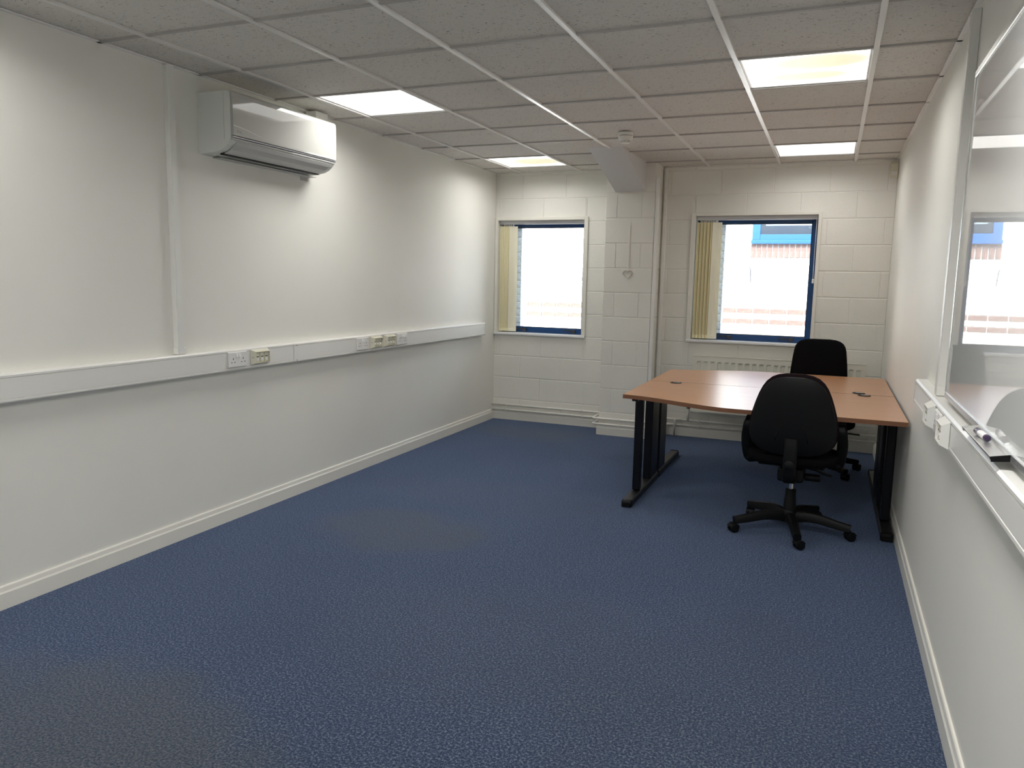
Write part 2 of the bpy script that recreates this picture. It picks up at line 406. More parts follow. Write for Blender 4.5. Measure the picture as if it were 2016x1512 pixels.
# --- skirting boards
def sk_profile(t=.016, h=.10): return [(0, 0), (t, 0), (t, h-.03), (t-.004, h-.022), (t-.007, h-.004), (t-.010, h), (0, h)]
def sk(name, axis, a, b, base, sign, label):
    bm = bmesh.new()
    prof = [(base + sign*u, z) for u, z in sk_profile()]
    prism(bm, prof, axis, a, b)
    return tag(obj(name, bm, 'gloss_trim'), label, 'skirting board', kind='structure')
sk('baseboard_left', 'y', YB, YF-.017, XL, 1, 'cream gloss skirting board along the air conditioner wall')
sk('baseboard_right', 'y', YB, YF-.017, XR, -1, 'cream gloss skirting board along the whiteboard wall')
sk('baseboard_far', 'x', XL, PX0-.017, YF, -1, 'cream gloss skirting board under the window nearest the corner')
sk('baseboard_window', 'x', PX1+.017, XR, YF, -1, 'cream gloss skirting board under the radiator')
sk('baseboard_pier', 'x', PX0-.016, PX1+.016, PY, -1, 'cream gloss skirting board around the block pier')
bm = bmesh.new(); box(bm, PX0-.016, PX0-.0005, PY+.0005, YF-.0165, 0, .097); box(bm, PX1+.0005, PX1+.016, PY+.0005, YF-.0165, 0, .097)
tag(obj('baseboard_returns', bm, 'gloss_trim'), 'short skirting returns on the sides of the block pier', 'skirting board', kind='structure')

# --- ceiling
ceil = tag(obj('ceiling', B(XL, XR, YB, YF, ZC+.030, ZC+.05), 'ceiling_fibre'), 'suspended ceiling of fissured mineral fibre tiles in a white grid', 'ceiling', kind='structure')
XS = [XL] + GX + [XR]
LAMPS = {(1, 2): 0, (5, 2): 1, (1, 6): 2, (5, 6): 3, (5, -2): 4, (1, -2): 5, (5, -6): 6, (1, -6): 7}      # (column, row); negative rows are unseen panels added to brighten the near end
tile_cache = {}
def tile_mesh(w, d):
    k = (round(w, 3), round(d, 3))
    if k not in tile_cache:
        bm = B(-w/2, w/2, -d/2, d/2, 0, .015, .0012); me = bpy.data.meshes.new('tile'); bm.to_mesh(me); bm.free()
        me.materials.append(MATS['ceiling_fibre']); tile_cache[k] = me
    return tile_cache[k]
ROWS = range(-2, 8)
for r in ROWS:
    y0, y1 = GY0 + .6*r, min(GY0 + .6*(r+1), YF)
    for c, (x0, x1) in enumerate(zip(XS, XS[1:])):
        if (c, r) in LAMPS: continue
        o = bpy.data.objects.new('ceiling_tile', tile_mesh(x1-x0-.006, y1-y0-.013)); COL.objects.link(o)
        o.location = ((x0+x1)/2, (y0+y1)/2, ZC + .006); o.rotation_euler = (0, 0, random.choice((0, PI)))
        o.parent = ceil
bm = bmesh.new()
for q in rect_minus((XL, XR, YB, GY0-1.2), [(XS[c], XS[c+1], GY0-3.6, GY0-3.0) for c in (1, 5)]): box(bm, q[0], q[1], q[2], q[3], ZC+.006, ZC+.02)
obj('ceiling_field', bm, 'ceiling_fibre', ceil)
for i, x in enumerate(GX): obj('main_bar', B(x-.012, x+.012, YB, YF, ZC-.005, ZC+.006, .0008), 'grid_metal' if i in (2, 4, 5) else 'grid_dull', ceil)
for r in range(-1, 8):
    y = GY0 + .6*r
    for x0, x1 in zip(XS, XS[1:]):
        obj('cross_bar', B(x0+(.012 if x0 > XL else 0), x1-(.012 if x1 < XR else 0), y-.010, y+.010, ZC-.002, ZC+.008), 'grid_cross_shaded', ceil)
for nm, b_ in (('trim_1', (XL, XL+.022, YB, YF)), ('trim_2', (XR-.022, XR, YB, YF))):
    tag(obj(nm, B(*b_, ZC-.002, ZC+.004), 'grid_metal'), 'thin white edge angle where the ceiling meets the ' + ('air conditioner wall' if nm == 'trim_1' else 'whiteboard wall'), 'trim', kind='structure')
bm = bmesh.new(); box(bm, XL+.022, -1.96, YF-.02, YF-.0005, ZC-.002, ZC+.004); box(bm, -1.50, XR-.05, YF-.02, YF-.0005, ZC-.002, ZC+.004)
tag(obj('trim_3', bm, 'grid_metal'), 'thin white edge angle where the ceiling meets the window wall', 'trim', kind='structure')

# --- ceiling light panels
lamp_mat('diffuser_clear', None, LAMP)
lamp_mat('diffuser_aged', [(0.06, -0.12, 0.30, 0.17), (0.0, 0.13, 0.26, 0.11)], LAMP)
lamp_mat('diffuser_aged_far', [(0.08, 0.02, 0.30, 0.22)], LAMP)
lab = ['square ceiling light panel beside the air conditioner', 'yellow-stained square ceiling light panel nearest the whiteboard',
       'yellow-stained square ceiling light panel near the corner window', 'evenly bright ceiling light panel above the desks by the window wall',
       'added ceiling light panel out of view above the near end of the whiteboard', 'added ceiling light panel out of view above the near end of the long trunking',
       'added ceiling light panel out of view furthest from the windows on the whiteboard side', 'added ceiling light panel out of view furthest from the windows on the trunking side']
for (c, r), k in LAMPS.items():
    cx, cy_ = (XS[c]+XS[c+1])/2, GY0 + .6*r + .3
    t = thing('ceiling_light', (cx, cy_, ZC+.002), 0, lab[k], 'ceiling light', 'recessed ceiling light panels')
    bm = bmesh.new()
    for (a, b, c2, d) in ((-.295, .295, -.295, -.278), (-.295, .295, .278, .295), (-.295, -.278, -.278, .278), (.278, .295, -.278, .278)):
        box(bm, a, b, c2, d, .002, .022)
    obj('frame', bm, 'lamp_frame', t)
    obj('diffuser', B(-.279, .279, -.279, .279, .006, .012), ['diffuser_clear', 'diffuser_aged', 'diffuser_aged_far', 'diffuser_clear', 'diffuser_clear', 'diffuser_clear', 'diffuser_clear', 'diffuser_clear'][k], t)
    ld = bpy.data.lights.new('tube_light', 'AREA'); ld.shape = 'SQUARE'; ld.size = .55; ld.energy = TUBE_W[k]
    ld.color = (1.0, 0.985, 0.95); ld.spread = math.radians(160)
    lo = bpy.data.objects.new('tube_light', ld); COL.objects.link(lo); lo.parent = t; lo.location = (0, 0, .0045)

# ------------------------------------------------------------------ windows
def window(name, w, label, stay):
    ix0, ix1, iz0, iz1 = w['ix0'], w['ix1'], w['iz0'], w['iz1']
    t = thing(name, (0, 0, 0), 0, label, 'window', kind='structure')
    t0 = .018
    for nm, (a, b, c, d) in (('architrave', (w['tx0'], ix0, w['tz0'], w['tz1'])), ('architrave', (ix1, w['tx1'], w['tz0'], w['tz1'])), ('architrave', (ix0, ix1, iz1, w['tz1']))):
        obj(nm, B(a, b, YF-t0, YF-.0005, c, d, .003), 'gloss_trim', t)
    obj('sill', B(w['tx0'], w['tx1'], YF-.030, YF+.128, iz0-.022, iz0, .004), 'upvc', t)
    for nm, q in (('reveal_lining', (ix0-.006, ix0, iz0, iz1)), ('reveal_lining', (ix1, ix1+.006, iz0, iz1)), ('reveal_lining', (ix0-.006, ix1+.006, iz1, iz1+.006))):
        obj(nm, B(q[0], q[1], YF, YF+.13, q[2], q[3]), 'gloss_trim', t)
    y0, y1 = YF+.130, YF+.185
    fw_ = .047; bz = .052
    bm = bmesh.new()
    for q in ((ix0-.02, ix0+fw_, iz0-.02, iz1+.02), (ix1-fw_, ix1+.02, iz0-.02, iz1+.02), (ix0+fw_, ix1-fw_, iz0-.02, iz0+bz), (ix0+fw_, ix1-fw_, iz1-.060, iz1+.02)):
        box(bm, q[0], q[1], y0, y1, q[2], q[3], .003)
    fr = obj('window_frame', bm, 'blue_frame', t)
    bm = bmesh.new(); gx0, gx1, gz0, gz1 = ix0+fw_, ix1-fw_, iz0+bz, iz1-.060
    for q in ((gx0, gx0+.006, gz0, gz1), (gx1-.006, gx1, gz0, gz1), (gx0, gx1, gz0, gz0+.006), (gx0, gx1, gz1-.006, gz1)):
        box(bm, q[0], q[1], y0+.012, y1-.012, q[2], q[3])
    obj('gasket', bm, 'seal_black', fr)
    obj('pane', B(gx0+.002, gx1-.002, y0+.024, y0+.030, gz0+.002, gz1-.002), 'pane_glass', t)
    for sx in stay:
        bm = bmesh.new(); box(bm, sx, sx+.11, y0-.014, y0-.001, iz0+bz-.022, iz0+bz-.012, .002)
        box(bm, sx+.085, sx+.125, y0-.022, y0-.001, iz0+.012, iz0+bz-.010, .004)
        obj('window_stay', bm, 'valve_dark', t)
    return t
window('window_1', W1, 'blue framed window in the corner beside the trunking wall', (-3.0, -2.47))
window('window_2', W2, 'blue framed window above the radiator and desks', (-.96, -.42))

# --- vertical blinds drawn aside
def blind(name, w, x_end, n, label, pale, wide):
    t = thing(name, (w['ix0'], YF+.06, w['iz1']), 0, label, 'blind', 'drawn-aside vertical blinds')
    L = t.location
    def P(nm, x0, x1, y0, y1, z0, z1, m, bv=.002): return obj(nm, B(x0-L.x, x1-L.x, y0-L.y, y1-L.y, z0-L.z, z1-L.z, bv), m, t)
    P('headrail', w['ix0']+.004, w['ix1']-.004, YF+.028, YF+.08, w['iz1']-.034, w['iz1']-.001, 'headrail')
    z0, z1 = w['iz0']+.012, w['iz1']-.052
    def slat(x, y, ang, wd, m):
        bm = bmesh.new(); pts = []
        for i in range(7):
            u = -wd/2 + wd*i/6; v = .009*math.cos(PI*u/wd)
            pts.append((u, v))
        outl = pts + [(u, v-.0012) for u, v in pts[::-1]]
        prism(bm, outl, 'z', 0, z1-z0)
        o = obj('slat', bm, m, t, auto=40); o.location = (x-L.x, y-L.y, z0-L.z); o.rotation_euler = (0, 0, ang)
        obj('bottom_weight', B(-wd/2+.004, wd/2-.004, -.0025, .0065, -.002, .03), m, o)
        obj('hanger', B(-.006, .006, .001, .005, z1-z0, z1-z0+.022), 'upvc', o)
    step = (x_end - wide - (w['ix0']+.014))/n
    for i in range(n):
        slat(w['ix0']+.038+step*i, YF+.062, math.radians((38 if i % 2 else 50) if not pale else 36), .085, 'blind_fabric')
    slat(x_end-.034, YF+.046, math.radians(18), .085, 'blind_pale')
    # control chain and cord tidy on the free side
    xc = w['ix1']-.012
    bm = sweep(bmesh.new(), [(xc-L.x, YF+.03-L.y, w['iz1']-.03-L.z), (xc-.002-L.x, YF+.03-L.y, w['iz0']+.75-L.z), (xc-L.x, YF+.03-L.y, w['iz0']+.56-L.z)], circ(.0022, 6), (0, 1, 0))
    obj('control_chain', bm, 'upvc', t)
    bm = bmesh.new(); box(bm, xc-.008-L.x, xc+.010-L.x, YF+.012-L.y, YF+.03-L.y, w['iz0']+.535-L.z, w['iz0']+.575-L.z, .004)
    obj('cord_weight', bm, 'upvc', t)
blind('vertical_blind', W1, -2.972, 6, 'yellow vertical blind bunched in the corner window', True, .05)
blind('vertical_blind', W2, -.968, 10, 'yellow vertical blind bunched in the window above the radiator', False, .055)

# ------------------------------------------------------------------ outside: facing brick building
OY = 11.3
fac = tag(obj('facade', B(-9, 6, OY+.012, OY+.3, -.5, 3.65), 'mortar'), 'sunlit pale brick building facing the office windows', 'building', kind='structure')
def brick_mesh(nm, w, h, d, m):
    bm = B(-w/2, w/2, 0, d, -h/2, h/2, .003); me = bpy.data.meshes.new(nm); bm.to_mesh(me); bm.free(); me.materials.append(MATS[m]); return me
CH, BL = .0735, .225
bmeshes = {m: brick_mesh('brick', BL-.011, CH-.011, .05, m) for m in ('brick_buff', 'brick_pale', 'brick_red')}
OWX0, OWX1, OWZ0, OWZ1 = -1.075, .35, 1.995, 3.0           # opposite window opening
sold_z = (1.795, 1.985)
vis = [(-4.72, -3.45, .60, 2.30), (-1.60, -.25, .70, 2.30)]
far_bm = {m: bmesh.new() for m in bmeshes}
z_red = (1.060, 1.060-2*CH)
z_start = z_red[0] - CH*20
count = 0
for r in range(0, 80):
    z = z_start + CH*r
    if z > 3.55 or z < -.4: continue
    red = any(abs(z-q) < .01 for q in z_red)
    for k in range(-40, 28):
        x = k*BL + (BL/2 if r % 2 else 0)
        if x < -8.8 or x > 5.8: continue
        if OWX0-.09 < x < OWX1+.09 and OWZ0-.23 < z < OWZ1+.03: continue
        m = 'brick_red' if red else random.choice(('brick_buff', 'brick_pale', 'brick_pale'))
        if any(a < x < b and c < z < d for a, b, c, d in vis) and count < 285:
            o = bpy.data.objects.new('brick', bmeshes[m]); COL.objects.link(o); o.location = (x, OY, z); o.parent = fac; count += 1
        else: box(far_bm[m], x-BL/2+.0055, x+BL/2-.0055, OY, OY+.05, z-CH/2+.0055, z+CH/2-.0055)
for m, b_ in far_bm.items(): tag(obj('brickwork', b_, m, fac), kind='stuff')
sm = brick_mesh('brick', .062, sold_z[1]-sold_z[0]-.01, .05, 'brick_red')
for k in range(20):
    x = OWX0 + .02 + .0735*k
    if x > OWX1: break
    o = bpy.data.objects.new('brick', sm); COL.objects.link(o); o.location = (x, OY-.002, sum(sold_z)/2); o.parent = fac
ow = thing('facing_window', (0, 0, 0), 0, 'bright blue framed window in the brick building outside', 'window', kind='structure')
bm = bmesh.new()
for q in ((OWX0, OWX0+.105, OWZ0+.046, OWZ1), (OWX1-.1, OWX1, OWZ0+.046, OWZ1), (OWX0+.105, OWX1-.1, OWZ0+.045, OWZ0+.12), (OWX0+.105, OWX1-.1, OWZ1-.1, OWZ1)): box(bm, q[0], q[1], OY-.02, OY+.03, q[2], q[3], .004)
obj('window_frame', bm, 'blue_bright', ow)
obj('sill', B(OWX0-.01, OWX1+.01, OY-.05, OY+.02, OWZ0-.008, OWZ0+.045, .006), 'blue_bright', ow)
obj('pane', B(OWX0+.1, OWX1-.1, OY+.002, OY+.008, OWZ0+.12, OWZ1-.1), 'pane_glass', ow)
obj('pane_sky_sheet', B(OWX0+.17, OWX1-.1, OY+.009, OY+.011, OWZ0+.24, OWZ1-.1), 'upvc', ow)  # white sheet painting in the bright sky mirrored by the upper pane
obj('room_shade_sheet', B(OWX0+.1, OWX1-.1, OY+.0115, OY+.0118, OWZ0+.1, OWZ1-.1), 'interior_dark', ow)  # thin dark sheet painting the shade of the unlit room behind the glass
bm = sweep(bmesh.new(), arc_path([(-1.10, OY-.02, 1.66), (-1.085, OY-.02, 1.665), (-1.075, OY-.02, 1.655), (-1.060, OY-.02, 1.46)], .006, 3), circ(.006, 6), (0, 1, 0))
tag(obj('cable', bm, 'valve_dark'), 'short dark cable hanging on the brick facade outside', 'cable')
tag(obj('ground', B(-9, 6, YF+.33, OY+.02, -.35, -.25), 'paving'), 'grey paved yard between the two buildings', 'ground', kind='structure')
# own outer leaf: brick cheeks beside the windows
bm = bmesh.new()
OH = [(W1['ix0']-.03, W1['ix1']+.03, W1['iz0']-.06, W1['iz1']+.05), (W2['ix0']-.03, W2['ix1']+.03, W2['iz0']-.06, W2['iz1']+.05)]
for q in rect_minus((XL-.3, XR+3.3, -.3, 2.72), OH): box(bm, q[0], q[1], YF+.225, YF+.318, q[2], q[3])
outer = tag(obj('wall_outer', bm, 'mortar'), 'outer brick skin of the office wall seen at the window edges', 'wall', kind='structure')
for (xe, iz0, iz1) in ((-2.985, W1['iz0'], W1['iz1']), (-.950, W2['iz0'], W2['iz1'])):
    k = 0; z = iz0 - .06
    obj('mortar_core', B(xe-.108, xe-.002, YF+.224, YF+.316, iz0-.06, iz1+.05), 'mortar', outer)
    while z < iz1 + .02:
        wd = .112
        me = bpy.data.meshes.get('brick_cheek_%d' % (k % 2))
        if me is None:
            b_ = B(-wd, 0, 0, .1025, .005, CH-.005, .003); me = bpy.data.meshes.new('brick_cheek_%d' % (k % 2)); b_.to_mesh(me); b_.free(); me.materials.append(MATS['brick_grey'])
        o = bpy.data.objects.new('brick', me); COL.objects.link(o); o.location = (xe+.002, YF+.220, z); o.parent = outer
        k += 1; z += CH
bm = bmesh.new(); box(bm, XR+.125, XR+3.3, YB, YF+.2, -.3, 2.72)
tag(obj('wall_neighbour', bm, 'mortar'), 'solid wall mass of the next room beyond the whiteboard wall', 'wall', kind='structure')

# ------------------------------------------------------------------ dado trunking
def trunk_profile(sign, wall, z0, z1, d=.05):
    c = .007
    w0 = wall + sign*.0008
    return [(w0, z0), (wall+sign*(d-c), z0), (wall+sign*d, z0+c), (wall+sign*d, z0+.016), (wall+sign*(d-.003), z0+.018), (wall+sign*(d-.003), z1-.018),
            (wall+sign*d, z1-.016), (wall+sign*d, z1-c), (wall+sign*(d-c), z1), (w0, z1)]
TZ0, TZ1 = .886, 1.010
RZ0, RZ1 = .905, 1.016
def trunk(name, sign, wall, y0, y1, z0, z1, label, joints, cap):
    t = thing(name, (wall, y0, z0), 0, label, 'trunking')
    L = t.location
    segs = [y0] + joints + [y1]
    for a, b in zip(segs, segs[1:]):
        bm = bmesh.new(); prism(bm, [(u-L.x, z-L.z) for u, z in trunk_profile(sign, wall, z0, z1)], 'y', a-L.y+.001, b-L.y-.001)
        s = obj('trunking_length', bm, 'trunk_plastic', t)
        x1 = wall + sign*.0478
        obj('lid', B(min(x1, x1+sign*.0014)-L.x, max(x1, x1+sign*.0014)-L.x, a-L.y+.004, b-L.y-.004, z0+.0195-L.z, z1-.0195-L.z), 'trunk_plastic', s)
    for j in joints:
        for zz in (z0+.013, z1-.016):
            bm = lathe(bmesh.new(), [(.0045, wall+sign*.048-L.x), (.0045, wall+sign*.0515-L.x)], 10, (0, j+.03-L.y, zz-L.z), 'x'); obj('screw', bm, 'chrome', t)
    bm = bmesh.new(); u = cap
    prism(bm, [(wall+sign*.0008-L.x, z0-.001-L.z), (wall+sign*.046-L.x, z0-.001-L.z), (wall+sign*.0515-L.x, z0+.006-L.z), (wall+sign*.0515-L.x, z1-.006-L.z), (wall+sign*.046-L.x, z1+.001-L.z), (wall+sign*.0008-L.x, z1+.001-L.z)], 'y', u-L.y-.003, u-L.y+.003)
    obj('end_cap', bm, 'trunk_plastic', t)
    return t
trunk('dado_trunking', 1, XL, YB+.01, 6.90, TZ0, TZ1, 'long white dado trunking on the air conditioner wall', [3.965], 6.903)
trunk('dado_trunking', -1, XR, YB+.01, 3.985, RZ0, RZ1, 'short run of white dado trunking under the whiteboard', [3.36], 3.988)
# vertical drops
def drop(name, x0, x1, y0, y1, z0, z1, label):
    t = thing(name, (x0, y0, z0), 0, label, 'trunking'); L = t.location
    obj('duct', B(0, x1-x0, 0, y1-y0, 0, z1-z0, .002), 'trunk_plastic', t)
    face = x1-x0 if x0 < -2 else 0
    s = 1 if x0 < -2 else -1
    obj('cover', B(min(face, face+s*.0015), max(face, face+s*.0015), .005, y1-y0-.005, .004, z1-z0-.004), 'trunk_plastic', t)
    obj('collar', B(-.001 if s < 0 else 0, (x1-x0)+(.001 if s > 0 else 0), -.004, y1-y0+.010, 0, .035, .002), 'trunk_plastic', t)
    return t
drop('vertical_trunking', XL+.0005, XL+.034, 3.045, 3.088, TZ1+.0015, ZC-.004, 'white vertical trunking left of the air conditioner, ceiling to dado')
drop('vertical_trunking', XR-.031, XR-.0005, 3.395, 3.445, RZ1+.0015, ZC-.02, 'white vertical trunking beside the whiteboard edge, ceiling to dado')

# --- outlets; local frame: face normal +X, width along Y
def double_socket(t):
    obj('plate', B(0, .0105, -.073, .073, -.043, .043, .003, 2), 'socket_white', t)
    for s in (-.011, .011):
        bm = prism(bmesh.new(), [(.0105, .012), (.0155, .013), (.0125, .034), (.0105, .034)], 'y', s-.0075, s+.0075); obj('rocker_switch', bm, 'socket_white', t)
    for s in (-.040, .040):
        for nm, q in (('pin_slot', (s-.0025, s+.0025, .000, .010)), ('pin_slot', (s-.016, s-.009, -.0175, -.0125)), ('pin_slot', (s+.009, s+.016, -.0175, -.0125))):
            obj(nm, B(.0098, .0108, *q), 'hole_dark', t)
def data_outlet(t, m='outlet_cream'):
    bm = bmesh.new(); w, h, d = .075, .045, .026     # bevelled frame
    o = [(0, -w, -h), (0, w, -h), (0, w, h), (0, -w, h)]; i = [(d, -w+.022, -h+.012), (d, w-.010, -h+.012), (d, w-.010, h-.014), (d, -w+.022, h-.014)]
    k = [(d-.014, y, z) for _, y, z in i]
    vo = [bm.verts.new(p) for p in o]; vi = [bm.verts.new(p) for p in i]; vk = [bm.verts.new(p) for p in k]
    for a, b in ((vo, vi), (vi, vk)):
        for j in range(4): bm.faces.new((a[j], a[(j+1) % 4], b[(j+1) % 4], b[j]))
    bm.faces.new(vk); bm.faces.new(vo[::-1]); obj('bezel', bm, m, t)
    for y in (-.034, .004, .042):
        m_ = obj('data_port', B(d-.0145, d-.007, y-.014, y+.014, -.028, .026, .002), 'port_cream', t)
        obj('shutter', B(d-.0075, d-.004, y-.009, y+.009, -.022, -.006, .001), 'socket_white', m_)
        obj('port_slot', B(d-.0078, d-.0068, y-.010, y+.010, .000, .005), 'hole_dark', m_)
    obj('screw', lathe(bmesh.new(), [(.0035, .006), (.0035, .0125)], 8, (0, -w+.011, 0), 'x'), 'valve_dark', t)
XT = XL + .0505
for kind, y, lb in (('s', 3.455, 'white double socket on the trunking nearest the vertical trunking'), ('d', 3.642, 'cream triple data outlet beside the socket nearest the vertical trunking'),
                    ('s', 4.735, 'white double socket first in the row of four further along the trunking'), ('d', 4.916, 'cream triple data outlet second in the row of four on the trunking'),
                    ('d', 5.105, 'cream triple data outlet third in the row of four on the trunking'), ('s', 5.295, 'white double socket last in the row, nearest the corner window')):
    t = thing('power_socket' if kind == 's' else 'data_outlet', (XT, y, .952), 0, lb, 'socket' if kind == 's' else 'data outlet', 'outlets on the long trunking')
    (double_socket if kind == 's' else data_outlet)(t)
XT2 = XR - .0505
for kind, y, lb in (('d', 3.29, 'off-white data outlet on the whiteboard wall trunking, furthest along'), ('s', 3.08, 'white double socket between two data outlets below the whiteboard'),
                    ('d', 2.90, 'off-white data outlet on the whiteboard wall trunking, nearest the pen tray')):
    t = thing('power_socket' if kind == 's' else 'data_outlet', (XT2, y, .957), PI, lb, 'socket' if kind == 's' else 'data outlet', 'outlets below the whiteboard')
    double_socket(t) if kind == 's' else data_outlet(t, 'trunk_plastic')

# ------------------------------------------------------------------ air conditioner
def air_con():
    y0, y1 = 3.272, 4.185
    t = thing('air_conditioner', (XL, y0, 2.07), 0, 'white wall-mounted split air conditioner high on the wall', 'air conditioner')
    L = y1 - y0
    prof = [(0.001, .315), (.195, .315), (.212, .311), (.219, .302), (.222, .085), (.217, .066), (.205, .050), (.180, .030), (.150, .016), (.110, .008), (.05, .004), (.001, .002)]
    b_ = obj('body', prism(bmesh.new(), prof, 'y', 0, L), 'ac_body', t)
    bm = bmesh.new()
    fp = [(.2225, .088), (.2345, .090), (.2365, .100), (.2365, .285), (.234, .305), (.226, .314), (.2225, .312)]
    prism(bm, fp, 'y', .003, L-.003); p = obj('front_panel', bm, 'ac_gloss', t)
    obj('accent_strip', B(.221, .2335, .002, L-.002, .078, .0865, .002), 'ac_silver', t)
    obj('chin', prism(bmesh.new(), [(.2175, .066), (.226, .070), (.228, .0765), (.221, .0775)], 'y', .002, L-.002), 'ac_gloss', t)
    flap = [(.2205, .0605), (.2085, .0435), (.184, .0235), (.156, .0105), (.134, .004), (.134, .008), (.156, .0155), (.182, .029), (.206, .049), (.2175, .064)]
    obj('louvre_flap', prism(bmesh.new(), flap, 'y', .045, L-.045), 'ac_flap', t)
    obj('air_slot', B(.104, .134, .045, L-.045, -.001, .010), 'hole_dark', t)
    # side seam and narrow white strip, small pressed badge
    obj('side_seam', B(.176, .178, -.0008, .002, .07, .314), 'ac_flap', t)
    obj('side_strip', B(.198, .204, -.0012, .001, .150, .186, .0004), 'socket_white', t)
    bm = bmesh.new(); x = .2364
    for (a, c, u, v) in ((.030, .106, .036, .122), (.036, .122, .041, .106), (.046, .106, .046, .117), (.052, .106, .052, .116), (.058, .116, .064, .107), (.064, .107, .066, .117), (.072, .106, .072, .116)):
        sweep(bm, [(x, a, c), (x, u, v)], [(-.0012, -.0008), (.0012, -.0008), (.0012, .0008), (-.0012, .0008)], (1, 0, 0))
    obj('badge', bm, 'ac_silver', p)
    bm = sweep(bmesh.new(), [(x, .004+.26*k/12, .138-.03*(k/12)**1.5*1.2) for k in range(13)], lambda s: [(-.0018*(1-s)-.0002, -.0008), (.0018*(1-s)+.0002, -.0008), (.0018*(1-s)+.0002, .0012), (-.0018*(1-s)-.0002, .0012)], (1, 0, 0))
    obj('styling_line', bm, 'socket_white', p)
    obj('wall_bracket', B(.001, .055, .10, L+.035, -.006, -.003), 'ac_flap', t)
    obj('bracket_tab', B(.001, .004, L-.06, L+.01, -.03, -.006), 'ac_flap', t)
    obj('pipe_cover', B(.02, .10, L-.02, L+.105, .316, .400, .004), 'trunk_plastic', t)
air_con()

# ------------------------------------------------------------------ smoke detector, motion sensor
t = thing('smoke_detector', (-1.42, 5.47, ZC-.0015), 0, 'round cream smoke detector on the ceiling near the sloping brace', 'smoke detector')
obj('base', lathe(bmesh.new(), [(.053, .0), (.054, -.004), (.054, -.018), (.050, -.022)], 28), 'detector', t, auto=40)
obj('vent_ring', lathe(bmesh.new(), [(.047, -.0215), (.047, -.026)], 28), 'valve_dark', t, auto=40)
obj('dome', lathe(bmesh.new(), [(.053, -.0255), (.052, -.036), (.044, -.048), (.034, -.052)], 28), 'detector', t, auto=40)
for k in range(6):
    a = k*PI/3; obj('fin', B(-.004, .004, -.003, .003, -.066, -.050), 'detector', t).location = (.028*math.cos(a), .028*math.sin(a), 0)
obj('cap', lathe(bmesh.new(), [(.032, -.065), (.032, -.070), (.026, -.073)], 24), 'detector', t, auto=40)
t = thing('motion_sensor', (.408, YF, 2.33), 0, 'small cream motion sensor in the upper corner by the whiteboard wall', 'sensor')
obj('housing', prism(bmesh.new(), [(-.001, .012), (-.022, .0), (-.044, .016), (-.052, .050), (-.046, .105), (-.030, .122), (-.001, .122)], 'x', -.030, .026), 'pir_cream', t)
obj('lens', prism(bmesh.new(), [(-.0465, .016), (-.054, .030), (-.0565, .048), (-.053, .051)], 'x', -.024, .020), 'detector', t)

# ------------------------------------------------------------------ conduits on the pier, heating pipes, radiator
t = thing('cable_conduit', (PX1+.006, PY+.03, .0), 0, 'white vertical conduit up the side of the block pier', 'conduit')
obj('duct', B(-.004, .026, -.028, .012, .165, 2.36, .003), 'trunk_plastic', t)
obj('cover', B(-.003, .025, -.0295, -.0275, .17, 2.355), 'trunk_plastic', t)
t = thing('cable_conduit', (PX1+.03, YF, 0), 0, 'thin white conduit in the corner between pier and window wall', 'conduit')
obj('duct', B(-.012, .018, -.030, -.001, .28, ZC-.005, .003), 'trunk_plastic', t)

RP = .0105
def pipe(name, pts, label, clips, r=.035, m='pipe_paint'):
    t = thing(name, pts[0], 0, label, 'pipe', 'white heating pipes along the window wall'); L = t.location
    bm = sweep(bmesh.new(), [tuple(Vector(p)-L) for p in arc_path(pts, r, 5)], circ(RP, 10), (0, 0, 1)); obj('tube', bm, m, t, smooth=True)
    for (x, y, z) in clips:
        obj('pipe_clip', B(x-.006-L.x, x+.006-L.x, y-.014-L.y, y+.020-L.y, z-.013-L.z, z+.013-L.z, .003), m, t)
    return t
yw, yp = YF-.034, PY-.034
for z, wd in ((.158, 'upper'), (.106, 'lower')):
    pts = [(XL+.004, yw, z), (PX0-.05, yw, z), (PX0-.05, yp, z), (PX1+.06, yp, z), (PX1+.06, yw, z)]
    pts += [(-1.33 if z < .14 else -1.25, yw, z), (XR-.004, yw, z)]
    pipe('heating_pipe', pts, '%s of the two white heating pipes running along the window wall' % wd, [(-3.02, yw, z), (-2.20, yw, z), (-1.75, yp, z), (-1.06, yw, z), (-.3, yw, z), (.22, yw, z)])
for x, z, wd in ((-1.365, .106, 'shorter'), (-1.285, .158, 'taller')):
    pipe('drop_pipe', [(x, yw-.03, .001), (x, yw-.03, z+.004), (x+.05, yw-.022, z+.004)], '%s white pipe dropping into the carpet by the desk leg' % wd, [], .02)
pipe('riser_pipe', [(.245, yw-.020, .162), (.245, yw-.020, .272)], 'short white riser pipe at the whiteboard-wall end of the radiator', [])
pipe('riser_pipe', [(-1.165, yw-.020, .162), (-1.165, yw-.020, .274)], 'short white riser pipe below the dark radiator valve', [])

